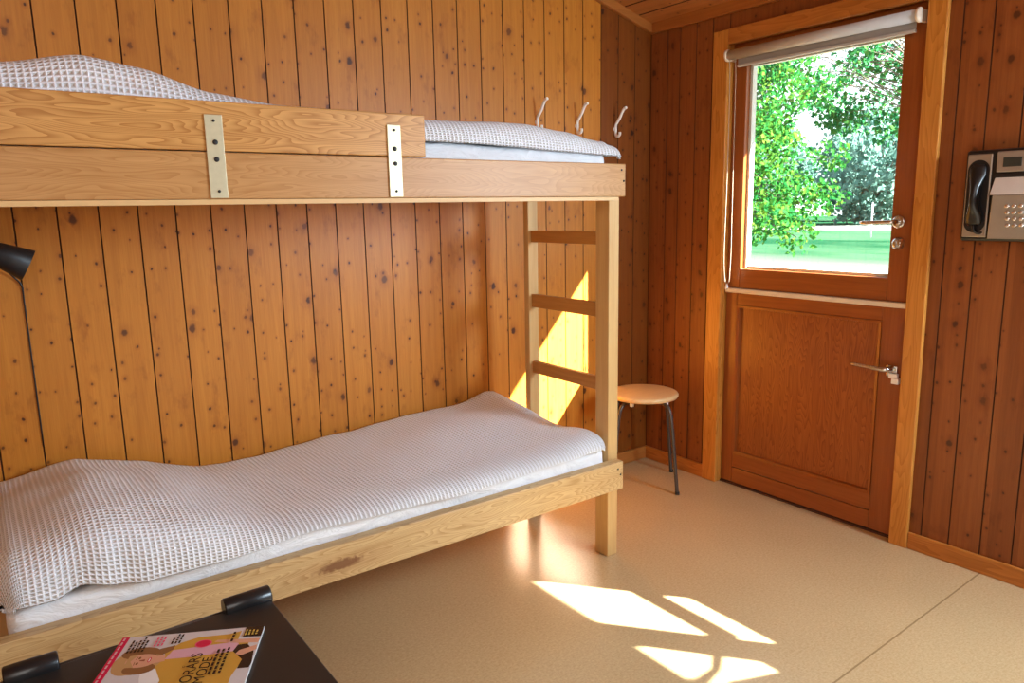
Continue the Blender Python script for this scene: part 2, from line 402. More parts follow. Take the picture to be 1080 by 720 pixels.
# ---------------------------------------------------------------- Dutch door: glazed upper leaf, panelled lower leaf
X0, X1 = .022, .068
GY0, GY1, GZ0, GZ1 = -1.222, -.545, 1.036, 1.93
DL, DR = -.4745, -1.3165
u = empty('door_1', (.045, -.9, .94), 'glazed upper half of the brown wooden stable door', 'door', kind='structure')
o = obj('stile', BX(((X0, GY1, .947), (X1, DL, 2.0175))), M_door, u, bevel=.003)
o = obj('stile', BX(((X0, DR, .947), (X1, GY0, 2.0175))), M_door, u, bevel=.003)
o = obj('rail', BX(((X0, GY0, .947), (X1, GY1, GZ0))), M_door_h, u, bevel=.003)
o = obj('rail', BX(((X0, GY0, GZ1), (X1, GY1, 2.0175))), M_door_h, u, bevel=.003)
t = .012
bm = BX(((X1-.012, GY0, GZ0), (X1+.012, GY0+t, GZ1)), ((X1-.017, GY1-t, GZ0), (X1+.012, GY1, GZ1)), ((X1-.012, GY0+t, GZ0), (X1+.012, GY1-t, GZ0+t)), ((X1-.012, GY0+t, GZ1-t), (X1+.012, GY1-t, GZ1)))
o = obj('glazing_bead', bm, M_whiteout, u); o['label'] = 'white outer glazing bead'
o = obj('window_pane', BX(((.046, GY0+.001, GZ0+.001), (.050, GY1-.001, GZ1-.001))), M_glass, u)

def lever(root, zc_, yc, ylen, mat_r):
    bm = bmesh.new(); lathe(bm, [(0,0),(.022,0),(.0235,.003),(.0235,.008),(.018,.0105),(0,.0105)], (X0, yc, zc_), (-1,0,0), 24)
    h = obj('handle', bm, M_chrome, root)
    bm = bmesh.new()
    tube(bm, smooth_path([(X0-.005, yc, zc_), (X0-.035, yc, zc_), (X0-.050, yc+.012, zc_), (X0-.052, yc+.04, zc_), (X0-.050, yc+ylen, zc_-.002)], 5), [.009]*10+[.008]*5+[.0075]*5+[.006], 10)
    obj('lever', bm, M_chrome, h)
lever(u, 1.248, -1.252, .125, M_chrome)
bm = bmesh.new(); lathe(bm, [(0,0),(.022,0),(.0235,.003),(.0235,.007),(.017,.010),(.0165,.020),(.013,.022),(0,.022)], (X0, -1.256, 1.168), (-1,0,0), 24)
box(bm, (X0-.026, -1.2575, 1.160), (X0-.0215, -1.2545, 1.176))
obj('lock_cylinder', bm, M_chrome, u)

l = empty('door_2', (.045, -.9, .01), 'panelled lower half of the brown wooden stable door', 'door', kind='structure')
PY0, PY1, PZ0, PZ1 = -1.212, -.538, .158, .868
obj('stile', BX(((X0, PY1, .012), (X1, DL, .925))), M_door, l, bevel=.003)
obj('stile', BX(((X0, DR, .012), (X1, PY0, .925))), M_door, l, bevel=.003)
obj('rail', BX(((X0, PY0, PZ1), (X1, PY1, .925))), M_door_h, l, bevel=.003)
obj('rail', BX(((X0, PY0, .090), (X1, PY1, PZ0))), M_door_h, l, bevel=.003)
obj('rail', BX(((X0, PY0, .012), (X1, PY1, .087))), M_door_h, l, bevel=.003)
bm = bmesh.new()
for a in range(4):
    lo = [(PY0,PZ0),(PY1,PZ0),(PY1,PZ1),(PY0,PZ1)][a]; hi = [(PY0,PZ0),(PY1,PZ0),(PY1,PZ1),(PY0,PZ1)][(a+1)%4]
    cy, cz = (PY0+PY1)/2, (PZ0+PZ1)/2
    s = lambda p, d: (p[0]+(d if p[0] < cy else -d), p[1]+(d if p[1] < cz else -d))
    i0, i1, j0, j1 = s(lo,.012), s(hi,.012), s(lo,.016), s(hi,.016)
    hexa(bm, [(X0+.022,*lo),(X0+.022,*hi),(X0+.022,*j1),(X0+.022,*j0)], [(X0-.004,*lo),(X0-.004,*hi),(X0-.001,*i1),(X0-.001,*i0)])
bmesh.ops.recalc_face_normals(bm, faces=bm.faces)
obj('panel_moulding', bm, M_door, l)
obj('panel', BX(((X0+.014, PY0, PZ0), (X0+.024, PY1, PZ1))), M_panel, l)
bm = BX(((X0-.016, DR+.004, .925), (X1, DL-.004, .946)))
o = obj('weather_strip', bm, M_cream, l, bevel=.005); o['label'] = 'cream strip along the top edge'
bm = BX(((X0-.007, -1.287, .655), (X0, -1.245, .700)))
h = obj('handle', bm, M_chrome, l, bevel=.003)
bm = bmesh.new(); tube(bm, smooth_path([(X0-.004, -1.268, .690), (X0-.045, -1.268, .690), (X0-.056, -1.245, .690), (X0-.055, -1.20, .691), (X0-.052, -1.125, .693)], 5), [.010]*10+[.009]*5+[.007]*5+[.005], 10)
obj('lever', bm, M_chrome, h)
bm = BX(((X0-.020, -1.295, .652), (X0-.004, -1.262, .672)), ((X0-.030, -1.305, .634), (X0-.004, -1.278, .655)))
obj('latch', bm, M_white, h, bevel=.002)

# ---------------------------------------------------------------- second window in the door wall, right of the frame: it lets the sun patches in
w = empty('window_2', (.01, -2.72, 1.05), 'wooden casement window beyond the pay phone', 'window', kind='structure')
bm = BX(((0,-3.2,1.05),(.02,-2.25,1.11)), ((0,-3.2,1.79),(.02,-2.25,1.85)), ((0,-2.307,1.11),(.02,-2.25,1.79)), ((0,-3.2,1.11),(.02,-3.12,1.79)),
        ((0,-2.82,1.11),(.02,-2.668,1.79)), ((0,-2.645,1.19),(.018,-2.307,1.258)))
obj('window_frame', bm, M_door, w)
obj('window_pane', BX(((.008,-3.13,1.1),(.011,-2.30,1.8))), M_glass, w)
bm = bmesh.new()
for pg in ([(-2.79,1.30),(-2.79,1.335),(-2.92,1.41),(-3.13,1.60),(-3.13,1.54),(-2.93,1.385)], [(-2.79,1.10),(-2.79,1.25),(-2.88,1.25),(-2.96,1.36),(-3.0,1.42),(-3.13,1.51),(-3.13,1.10)]):
    hexa(bm, [(.003,*p) for p in pg], [(.006,*p) for p in pg])
obj('sun_mask', bm, M_door, w)  # unseen plates added to shape the sun patches on the floor

# eave outside above the door
bm = bmesh.new()
hexa(bm, [(.13,YF,2.16),(.50,YF,2.075),(.50,.6,2.075),(.13,.6,2.16)], [(.13,YF,2.30),(.50,YF,2.18),(.50,.6,2.18),(.13,.6,2.30)])
o = obj('roof', bm, M_roof); tag(o, 'overhanging eave outside above the door', 'roof', kind='structure')

# ---------------------------------------------------------------- roller blind
rb = empty('roller_blind', (-.02, -.9, 1.96), 'rolled up grey roller blind across the top of the door window', 'blind')
bm = bmesh.new(); tube(bm, [(-.028,-.488,1.966),(-.028,-1.288,1.966)], .021, 24); obj('blind_roll', bm, M_tube, rb)
bm = BX(((-.0105,-1.278,1.921),(-.0095,-.522,1.966))); obj('blind_fabric', bm, M_blind, rb)
bm = bmesh.new(); box(bm, (-.017,-1.278,1.912), (-.003,-.522,1.924)); obj('bottom_bar', bm, M_tube, rb, bevel=.003)
for y0 in (-.481, -1.295):
    bm = bmesh.new(); lathe(bm, [(0,-.006),(.024,-.006),(.0255,-.003),(.0255,.004),(.022,.006),(0,.006)], (-.028, y0, 1.966), (0,1,0), 24)
    box(bm, (-.03, y0-.005, 1.945), (.022, y0+.005, 1.987)); o = obj('end_bracket', bm, M_cream, rb)
bm = bmesh.new()
loop = [(-.040,-.496,1.965)] + [(-.032+.004*math.sin(k), -.4965-.0005*k, 1.9-.2*k) for k in range(5)] + [(-.026,-.499,1.00),(-.026,-.506,.975),(-.026,-.516,.97),(-.026,-.524,.985),(-.027,-.527,1.03)] + [(-.022,-.526+.0015*k,1.1+.2*k) for k in range(5)] + [(-.016,-.505,1.965)]
tube(bm, smooth_path(loop, 4), .0015, 6); obj('pull_chain', bm, M_chain, rb)
bm = bmesh.new(); lathe(bm, [(0,0),(.006,.002),(.007,.012),(.004,.026),(0,.028)], (-.026,-.512,.942), (0,0,1), 12); obj('chain_tensioner', bm, M_white, rb)

# ---------------------------------------------------------------- bunk bed
XE, YR = -.928, -.763                                # rail end, rail front face
XB = -3.02                                           # far end (outside the photo)
bk = empty('bunk_bed', (-1.95, -.4, 0), 'pale pine bunk bed with side ladder standing along the plank wall', 'bunk bed')
def bp(name, lo, hi, m, bev=.003): return obj(name, BX((lo, hi)), m, bk, bevel=bev)
bp('post', (-.968,-.7225,0), (-.918,-.653,1.354), M_bed_z)
bp('post', (-.968,-.25,0), (-.918,-.218,1.354), M_bed_z)
bp('post', (XB+.01,-.7225,0), (XB+.06,-.653,1.354), M_bed_z)
bp('post', (XB+.01,-.25,0), (XB+.06,-.218,1.354), M_bed_z)
for z0, z1 in ((1.188,1.236),(.922,.976),(.644,.694)):
    bp('rung', (-.955,-.654,z0), (-.931,-.249,z1), M_bed_y)
r = bp('side_rail', (XB,YR,1.358), (XE,-.7235,1.470), M_bed_x)
bm = bmesh.new(); box(bm, (XB,YR-.002,1.3455), (XE-.035,-.7235,1.3575)); obj('ledger_strip', bm, M_strip, r)
for sx, sz in ((-.948,1.449),(-.937,1.412)):
    bm = bmesh.new(); lathe(bm, [(0,0),(.0038,0),(.0038,.0015),(0,.0015)], (sx, YR, sz), (0,-1,0), 10); obj('screw', bm, M_bolt, r)
r2 = bp('side_rail', (XB,YR,.280), (XE,-.7235,.388), M_bed_low)
for sx, sz in ((-.955,.362),(-.942,.338)):
    bm = bmesh.new(); lathe(bm, [(0,0),(.0038,0),(.0038,.0015),(0,.0015)], (sx, YR, sz), (0,-1,0), 10); obj('screw', bm, M_bolt, r2)
g = bp('guard_rail', (XB,YR,1.4725), (-1.725,-.738,1.588), M_guard)
for bx_ in (-2.305, -1.826):
    br = bp('bracket', (bx_-.0205,YR-.005,1.361), (bx_+.0205,YR-.0003,1.556), M_bracket, .001)
    for bz, rr in ((1.542,.0035),(1.492,.0062),(1.452,.0062),(1.377,.0035)):
        bm = bmesh.new(); lathe(bm, [(0,0),(rr,0),(rr,.002),(rr*.6,.0035),(0,.0035)], (bx_, YR-.005, bz), (0,-1,0), 12); obj('bolt', bm, M_bolt, br)
for z0, z1 in ((1.36,1.465),(.29,.385)):
    bp('back_rail', (XB,-.05,z0), (XE,-.02,z1), M_bed_x)
    bp('end_rail', (-.949,-.7232 if z0 > 1 else -.652,z0), (-.929,-.0505 if z0 > 1 else -.2505,z1), M_bed_y)
    bp('end_rail', (XB+.02,-.652,z0), (XB+.05,-.2505,z1), M_bed_y)
    bp('bed_base', (XB+.06,-.722,z0+.006), (-.97,-.051,z0+.022), M_strip, 0)

# ---------------------------------------------------------------- mattresses
def mattress(name, lo, hi, label, seed, rad=.035):
    nx, ny, nz = 90, 30, 10; bm = bmesh.new()
    x0, y0, z0 = lo; x1, y1, z1 = hi
    bmesh.ops.create_cube(bm, size=1.0)
    bmesh.ops.subdivide_edges(bm, edges=[e for e in bm.edges if abs(e.verts[0].co.x-e.verts[1].co.x) > .5], cuts=nx)
    bmesh.ops.subdivide_edges(bm, edges=[e for e in bm.edges if abs(e.verts[0].co.y-e.verts[1].co.y) > .5], cuts=ny)
    bmesh.ops.subdivide_edges(bm, edges=[e for e in bm.edges if abs(e.verts[0].co.z-e.verts[1].co.z) > .5], cuts=nz)
    c = Vector(((x0+x1)/2, (y0+y1)/2, (z0+z1)/2)); h = Vector(((x1-x0)/2, (y1-y0)/2, (z1-z0)/2))
    for v in bm.verts:
        p = Vector((v.co.x*2*h.x, v.co.y*2*h.y, v.co.z*2*h.z)); q = Vector([max(-(h[i]-rad), min(h[i]-rad, p[i])) for i in range(3)])
        d = p-q
        if d.length > 1e-9:
            p = q + d.normalized()*min(rad, max(abs(d.x), abs(d.y), abs(d.z)))
        n = noise.noise(Vector((p.x*5+seed, p.y*9, p.z*14)))*.006 + noise.noise(Vector((p.x*16+seed, p.y*14, p.z*30)))*.0025
        nrm = d.normalized() if d.length > 1e-9 else Vector((0,0,0))
        v.co = c + p + nrm*(n-.004)
    o = obj(name, bm, M_sheet, smooth=True); tag(o, label, 'mattress'); return o
mattress('mattress', (-2.845,-.7215,.314), (-.972,-.056,.450), 'white sheeted mattress on the lower bunk under the bumpy waffle bedspread', 1)
mattress('mattress', (-2.845,-.705,1.384), (-.951,-.056,1.528), 'white sheeted mattress on the upper bunk behind the guard rail', 5)

# ---------------------------------------------------------------- waffle bedspreads
def bedspread(name, label, X0, X1, Y0, Y1, top, drop_front, drop_end, r, rx, step=.0125, wr=1.0, seed=0.0, cone=1.0):
    """draped cloth: flat sheet folded over the edges of a rounded box. top(x,y) height, drop_front(x) hem height"""
    ext = .13
    us = []; a = X0-ext
    while a < X1+ext: us.append(a); a += step
    vs = []; a = Y0-ext
    while a < Y1+.001: vs.append(a); a += step
    bm = bmesh.new(); uvl = bm.loops.layers.uv.new('UVMap'); grid = []
    for a in us:
        row = []
        for b_ in vs:
            # clamp to the core
            cx = min(max(a, X0+rx), X1-rx); cy = max(b_, Y0+r)
            ex, ey = a-cx, b_-cy; L = math.hypot(ex, ey)
            zt = top(cx, cy)
            if L > 1e-9:
                hx, hy = ex/L, ey/L
                hemz = drop_front(cx) if abs(ey) >= abs(ex) else drop_end(cy, ex)
                tot = max(.02, zt-hemz); rr_ = math.hypot(hx*rx, hy*r)
                q = min(1, L/(ext+rr_)); rv = min(tot, .085)
                arc = (rr_+rv)*.785; full = arc+tot-rv; s = q*full
                if s < arc: t_ = s/arc*math.pi/2; o_ = math.sin(t_); dz = rv*(1-math.cos(t_))
                else: o_ = 1.0; dz = rv+(s-arc)
                px = cx+hx*rx*o_; py = cy+hy*r*o_; pz = zt-dz
                k_ = min(1, dz/.05)
                fl = noise.noise(Vector((cx*6+seed, cy*6, 3.3)))*.012*wr*k_
                if seed == 2.0: fl -= k_*(.013*math.exp(-((cx+2.70)/.05)**2) + .010*math.exp(-((cx+2.60)/.03)**2))
                if abs(ex) < abs(ey): py -= fl
                else: px += hx*fl*.5
            else: px, py, pz = cx, cy, zt
            w1 = noise.noise(Vector((px*3.3+seed, py*4.5, 1.7)))*.012 + noise.noise(Vector((px*9+seed+py*4, py*7, 4.1)))*.005
            if seed == 2.0: w1 += .010*noise.noise(Vector((px*7+4, py*8, 8.8)))*math.exp(-((px+2.6)/.3)**2)
            if L > 1e-9: w1 *= max(0, 1-L/.13)
            row.append(bm.verts.new((px, py, pz+w1*wr)))
        grid.append(row)
    for i in range(len(us)-1):
        for j in range(len(vs)-1):
            f = bm.faces.new([grid[i][j], grid[i+1][j], grid[i+1][j+1], grid[i][j+1]]); f.smooth = True
            for lp, (ii, jj) in zip(f.loops, ((i,j),(i+1,j),(i+1,j+1),(i,j+1))): lp[uvl].uv = (us[ii], vs[jj])
    o = obj(name, bm, M_waffle)
    sd = o.modifiers.new('Solid', 'SOLIDIFY'); sd.thickness = .010; sd.offset = -1
    tag(o, label, 'bedspread'); return o

B1 = [(-2.86,.545),(-2.62,.575),(-2.45,.535),(-2.25,.472),(-2.06,.462),(-1.62,.498),(-1.19,.520),(-1.06,.540),(-.97,.525)]
F1 = [(-2.86,.555),(-2.66,.594),(-2.46,.555),(-2.2,.482),(-1.6,.478),(-1.2,.488),(-1.05,.505),(-.97,.515)]
def top_low(x, y):
    v = (y+.70)/.62; v = max(0, min(1, v))
    z = interp(F1, x)*(1-v)+interp(B1, x)*v
    # pillow under the cloth
    px, py = (x+2.60)/.27, (y+.40)/.34; d = px*px+py*py
    if d < 1: z += .028*(1-d)**1.5
    # dip near the foot of the bed and folds
    z -= .035*math.exp(-((x+1.02)/.10)**2-((y+.45)/.16)**2)
    z += .010*math.sin((x+y*.8)*11)*math.exp(-((x+1.2)/.35)**2)*.6
    return z
H1 = [(-2.86,.462),(-2.74,.452),(-2.69,.468),(-2.6,.444),(-2.566,.436),(-2.364,.437),(-2.133,.452),(-1.9,.444),(-1.671,.433),(-1.4,.440),(-1.2,.450),(-1.02,.452),(-.97,.455)]
bedspread('bedspread', 'cream waffle bedspread with pillow bump on the lower bunk', -2.862, -.9755, -.764, -.045, top_low, lambda x: interp(H1, x), lambda y, ex: .455 if ex < 0 else .452, .12, .055, seed=2.0)
T2 = [(-2.86,1.62),(-2.705,1.655),(-2.56,1.684),(-2.44,1.668),(-2.28,1.625),(-2.12,1.605),(-1.69,1.594),(-1.4,1.600),(-1.29,1.600),(-1.134,1.584),(-1.0,1.560),(-.92,1.543)]
def top_up(x, y):
    z = interp(T2, x)-.004
    v = max(0, min(1, (y+.72)/.66)); 
    return max(z - .06*max(0, v-.35)*(1 if x > -2.2 else 1.3), 1.553 if x < -.96 else 1.53)
H2 = [(-2.86,1.53),(-1.69,1.522),(-1.5,1.520),(-1.373,1.516),(-1.2,1.508),(-1.0,1.502),(-.9,1.498)]
bedspread('bedspread', 'cream waffle bedspread on the upper bunk', -2.862, -.903, -.727, -.045, top_up, lambda x: interp(H2, x), lambda y, ex: 1.500 if ex > 0 else 1.50, .06, .022, seed=9.0, wr=.5)

# ---------------------------------------------------------------- coat hooks
def hook():
    pr = [(-.036,.006),(-.036,-.004),(-.026,-.012),(-.013,-.010),(-.0075,.0),(-.0075,.020),(-.008,.040),(-.020,.055),(-.036,.072),(-.050,.094),(-.064,.110),(-.078,.113)]
    root = bpy.data.objects.new('coat_hook', None); COL.objects.link(root)
    bm = bmesh.new(); tube(bm, smooth_path([(0, y, z) for y, z in pr], 5), .0066, 10); o = obj('hook_arm', bm, M_white, root)
    bm = bmesh.new(); lathe(bm, [(0,0),(.010,0),(.010,.003),(.006,.005),(0,.005)], (0, -.0005, .022), (0,-1,0), 14); obj('mounting_plate', bm, M_white, root)
    return root
hk = hook()
def copy_tree(o, parent=None):
    c = o.copy(); COL.objects.link(c)
    if parent: c.parent = parent
    for ch in list(o.children): copy_tree(ch, c)
    return c
hooks = [(-.245, 1.668, 'bent white metal coat hook nearest the room corner, on dark boards'),
         (-.487, 1.672, 'middle white coat hook of three, showing above end of upper bunk'),
         (-.720, 1.676, 'white coat hook farthest from the door, half hidden behind upper bedspread')]
for i, (hx, hz, lb) in enumerate(hooks):
    o = hk if i == 0 else copy_tree(hk)
    o.location = (hx, 0, hz); tag(o, lb, 'coat hook', 'coat hooks on the bunk wall')

# ---------------------------------------------------------------- stool
sc_ = Vector((-.285, -.250, 0))
st = empty('stool', sc_, 'round birch stool with bent dark steel legs in the corner', 'stool')
bm = bmesh.new(); lathe(bm, [(0,.428),(.142,.428),(.158,.432),(.163,.440),(.163,.446),(.158,.453),(.147,.455),(0,.455)], sc_, (0,0,1), 48); obj('seat', bm, M_seat, st)
for k in range(4):
    a = math.radians(-88 + 90*k); d = Vector((math.cos(a), math.sin(a), 0))
    bm = bmesh.new()
    tube(bm, smooth_path([sc_+d*q+Vector((0,0,z)) for q, z in ((.03,.419),(.10,.419),(.135,.414),(.156,.396),(.167,.366),(.178,.30),(.196,.15),(.213,.004))], 5), .0088, 10)
    lg = obj('leg', bm, M_leg, st)
    bm = bmesh.new(); lathe(bm, [(0,0),(.0105,0),(.0105,.012),(.009,.014)], sc_+d*.2135, (0,0,1), 12); obj('foot_cap', bm, M_blackp, lg)
    e = Vector((-d.y, d.x, 0)); c = sc_+d*.115+e*.03
    bm = bmesh.new(); box(bm, c-Vector((.008,.008,0))+Vector((0,0,.405)), c+Vector((.008,.008,0))+Vector((0,0,.432))); obj('stacking_pad', bm, M_white, st, bevel=.003)

# ---------------------------------------------------------------- pay phone on the door wall
PXF = -.052
ph = empty('pay_phone', (0, -1.66, 1.186), 'silver and black pay phone mounted on the plank wall right of the door', 'pay phone')
YA, YB = -1.495, -1.815                              # left and right edges
bm = bmesh.new(); box(bm, (-.045, YB, 1.186), (0, YA, 1.487)); obj('housing', bm, M_blackp, ph, bevel=.008)
# cradle plate with a rounded recess
bm = bmesh.new(); box(bm, (PXF, -1.579, 1.199), (-.0445, -1.503, 1.474)); cp = obj('cradle_plate', bm, M_silver, ph, bevel=.004)
n = 20; bm = bmesh.new()
def stadium(cy, cz, hw, hh, x): return [(x, cy+hw*math.cos(t_), cz+(hh-hw if math.sin(t_) >= 0 else -(hh-hw))+hw*math.sin(t_)) for t_ in [2*math.pi*k/28 for k in range(28)]]
poly(bm, stadium(-1.5405, 1.335, .0335, .120, PXF-.0008)[::-1]); obj('cradle_recess', bm, M_matte, cp)
# handset
bm = bmesh.new()
hs = [(1.238,.018,.062),(1.248,.025,.068),(1.268,.026,.070),(1.285,.021,.080),(1.305,.016,.088),(1.335,.0145,.092),(1.365,.016,.088),(1.388,.021,.080),(1.405,.026,.070),(1.428,.025,.068),(1.440,.018,.062)]
rings = []
for z, hw, front in hs:
    back = .052
    rings.append([bm.verts.new((-(back+(front-back)*(.5-.5*math.cos(t_)))+0, -1.541+hw*math.sin(t_), z)) for t_ in [2*math.pi*k/16 for k in range(16)]])
for a, b_ in zip(rings, rings[1:]):
    for k in range(16): bm.faces.new([a[k], a[(k+1)%16], b_[(k+1)%16], b_[k]])
bm.faces.new(rings[0]); bm.faces.new(rings[-1][::-1]); bmesh.ops.recalc_face_normals(bm, faces=bm.faces)
hn = obj('handset', bm, M_blackp, ph, smooth=True)
bm = bmesh.new(); tube(bm, smooth_path([(-.060,-1.541,1.24),(-.064,-1.545,1.222),(-.056,-1.556,1.214),(-.048,-1.565,1.216)], 5), .005, 8); obj('cord', bm, M_blackp, hn)
# display head
bm = bmesh.new(); box(bm, (-.060, YB+.006, 1.411), (-.0445, -1.594, 1.478)); dp = obj('display_panel', bm, M_silver, ph, bevel=.004)
bm = bmesh.new(); box(bm, (-.0615, -1.668, 1.428), (-.0595, -1.614, 1.458)); obj('display_window', bm, M_lcd, dp, bevel=.001)
# bright sloping shelf, then the keypad slope
def wedge(name, z0, z1, x0, x1, y0, y1, m, parent, xb=-.0445):
    bm = bmesh.new(); hexa(bm, [(xb,y0,z0),(x0,y0,z0),(x1,y0,z1),(xb,y0,z1)], [(xb,y1,z0),(x0,y1,z0),(x1,y1,z1),(xb,y1,z1)])
    bmesh.ops.recalc_face_normals(bm, faces=bm.faces); return obj(name, bm, m, parent, bevel=.002)
wedge('card_slot_trim', 1.395, 1.408, -.058, -.058, YB+.006, -1.592, M_blackp, ph)
wedge('coin_shelf', 1.338, 1.394, -.094, -.060, YB+.006, -1.594, M_shelf_lit, ph)
bm = bmesh.new(); hexa(bm, [(-.0445,YB+.006,1.196),(-.070,YB+.006,1.196),(-.094,YB+.006,1.337),(-.0445,YB+.006,1.337)], [(-.0445,-1.590,1.196),(-.070,-1.590,1.196),(-.094,-1.604,1.337),(-.0445,-1.604,1.337)])
bmesh.ops.recalc_face_normals(bm, faces=bm.faces); kp = obj('keypad_panel', bm, M_silver, ph, bevel=.002)
def kx(z): return -.070+(z-1.196)/(1.337-1.196)*(-.024)
ky = [-1.648, -1.668, -1.688]
for r_ in range(4):
    for c_ in range(3):
        z = 1.302-r_*.0205; yk = ky[c_]-.001*r_
        bm = bmesh.new(); lathe(bm, [(0,0),(.0072,0),(.0072,.003),(.0062,.0045),(0,.0048)], (kx(z), yk, z), (-1,0,.17), 14); kk = obj('key', bm, M_key, kp)

# ---------------------------------------------------------------- reading lamp at the left edge
la = empty('reading_lamp', (-2.93, -.02, 1.30), 'black cone reading lamp at the left edge, hanging over the lower pillow', 'lamp')
S = Vector((-2.677, -.12, 1.188)); ax_ = Vector((-.87, .03, .455)).normalized()
bm = bmesh.new(); lathe(bm, [(.0450,0),(.0462,.001),(.030,.10),(.022,.155),(.020,.185),(.012,.19),(0,.19)], S, ax_, 36)
lathe(bm, [(.0440,.0005),(.029,.10),(.018,.15),(0,.15)], S, ax_, 36); lathe(bm, [(.0450,0),(.0440,.0005)], S, ax_, 36)
obj('lamp_shade', bm, M_matte, la)
bm = bmesh.new(); lathe(bm, [(0,0),(.014,.006),(.024,.03),(.026,.045),(.018,.065),(.012,.07),(.012,.1)], S+ax_*.045, ax_, 20); obj('bulb', bm, M_white, la)
tip = S+ax_*.188
bm = bmesh.new(); tube(bm, smooth_path([tip, tip+ax_*.03, Vector((-2.89,-.09,1.30)), Vector((-2.93,-.05,1.30)), Vector((-2.93,-.012,1.30))], 5), .007, 10); obj('arm', bm, M_matte, la)
bm = bmesh.new(); lathe(bm, [(0,0),(.035,0),(.035,.010),(.030,.014),(0,.014)], (-2.93,-.0005,1.30), (0,-1,0), 24); obj('wall_plate', bm, M_matte, la)
bm = bmesh.new(); tube(bm, smooth_path([S+ax_*.12+Vector((0,.02,-.02)), Vector((-2.745,-.05,1.20)), Vector((-2.715,-.012,1.155)), Vector((-2.6945,-.006,1.122)), Vector((-2.6935,-.004,1.06)), Vector((-2.6935,-.003,.62))], 6), .0025, 6); obj('cord', bm, M_matte, la)

# ---------------------------------------------------------------- black table
TZ = .46; TX0, TX1, TY0, TY1 = -2.95, -2.352, -1.80, -1.066
tb = empty('side_table', ((TX0+TX1)/2, (TY0+TY1)/2, 0), 'black laminate side table with rubber grips along its rear edge', 'table')
obj('tabletop', BX(((TX0,TY0,TZ-.022),(TX1,TY1,TZ))), M_black, tb, bevel=.003)
for px in (TX0+.02, TX1-.055):
    for py in (TY0+.02, TY1-.055): obj('leg', BX(((px,py,0),(px+.035,py+.035,TZ-.022))), M_black, tb, bevel=.002)
obj('apron', BX(((TX0+.03,TY0+.03,TZ-.075),(TX1-.03,TY1-.03,TZ-.022))), M_black, tb)
bm = bmesh.new(); tube(bm, [(TX0,-1.057,TZ-.0075),(TX1-.005,-1.057,TZ-.0075)], .0055, 10); rl = obj('edge_rod', bm, M_leg, tb)
obj('edge_rail', BX(((TX0,-1.066,TZ-.030),(TX1-.002,-1.036,TZ-.012))), M_black, tb, bevel=.002)
for gx0, gx1 in ((-2.452,-2.349),(-2.856,-2.765)):
    bm = bmesh.new()
    tube(bm, [(gx0,-1.060,TZ+.004),(gx0+.003,-1.060,TZ+.004),(gx1-.003,-1.060,TZ+.004),(gx1,-1.060,TZ+.004)], [.020,.0225,.0225,.020], 20); obj('rubber_grip', bm, M_blackp, tb)

# ---------------------------------------------------------------- magazine
MB = Vector((-2.403,-1.189,TZ+.0005)); UP = Vector((-.8775,.4796,0)); RI = Vector((.4796,.8775,0)); MW, MH, MT = .21, .2815, .006
def mp(u_, v_, z_=MT+.0004): return MB + RI*(u_-MW) + UP*v_ + Vector((0,0,z_))
mg = empty('magazine', mp(MW/2, MH/2, 0), 'glossy fashion magazine with red masthead strip lying on the black table', 'magazine')
M_paper = plain('white_paper', (.78,.76,.73), .45); M_cover = plain('cover_pale_grey', (.62,.58,.58), .22)
def ink(nm, c): return plain('print_'+nm, c, .22, var=.03)
inks = [M_cover, ink('red', (.62,.015,.07)), ink('skin', (.66,.34,.22)), ink('hair', (.24,.11,.045)), ink('mustard', (.58,.32,.055)), ink('pink', (.68,.38,.45)),
        ink('black', (.018,.013,.014)), ink('white', (.8,.78,.76)), ink('rose', (.75,.10,.18)), ink('brown', (.30,.10,.06)), ink('gold', (.55,.38,.08)), ink('blonde', (.50,.30,.13))]
bm = bmesh.new(); hexa(bm, [mp(0,0,0),mp(MW,0,0),mp(MW,MH,0),mp(0,MH,0)], [mp(0,0,MT),mp(MW,0,MT),mp(MW,MH,MT),mp(0,MH,MT)]); bmesh.ops.recalc_face_normals(bm, faces=bm.faces); obj('pages', bm, M_paper, mg)
bm = bmesh.new(); LV = [0]
def pr(pts, mi):
    LV[0] += 1; z = MT+.0003+LV[0]*.00004
    f = poly(bm, [mp(max(0,min(MW,a)), max(0,min(MH,b_)), z) for a, b_ in pts], mi)
    f.normal_update()
    if f.normal.z < 0: f.normal_flip()
def blob(cu, cv, ru, rv, mi, rot=0, n=22):
    pr([(cu+ru*math.cos(t_)*math.cos(rot)-rv*math.sin(t_)*math.sin(rot), cv+ru*math.cos(t_)*math.sin(rot)+rv*math.sin(t_)*math.cos(rot)) for t_ in [2*math.pi*k/n for k in range(n)]], mi)
pr([(0,0),(MW,0),(MW,MH),(0,MH)], 0)
# figure: shoulders and coat across the page, head towards the masthead
pr([(0,.168),(.035,.185),(.06,.19),(.094,.189),(.13,.178),(.150,.176),(.173,.157),(.188,.125),(.19,.067),(.198,.043),(.168,.044),(.16,.02),(.09,.02),(.04,.03),(0,.03)], 4)
pr([(.03,.19),(.06,.20),(.085,.205),(.09,.18),(.05,.16),(.03,.16)], 7)
pr([(.118,.172),(.148,.165),(.152,.121),(.158,.055),(.153,.040),(.127,.033),(.122,.08),(.118,.12)], 5)
pr([(.165,.09),(.171,.085),(.164,0),(.1495,.002),(.155,.05)], 2)
pr([(.125,.045),(.147,.040),(.148,.022),(.12,.004),(.08,0),(.065,.002),(.065,.024),(.094,.021)], 6)
pr([(.115,.038),(.127,.033),(.1414,.002),(.125,0),(.108,.026)], 2)
blob(.118,.222,.043,.046,11); blob(.105,.235,.030,.030,11); blob(.147,.225,.020,.036,3); blob(.093,.212,.018,.030,3)
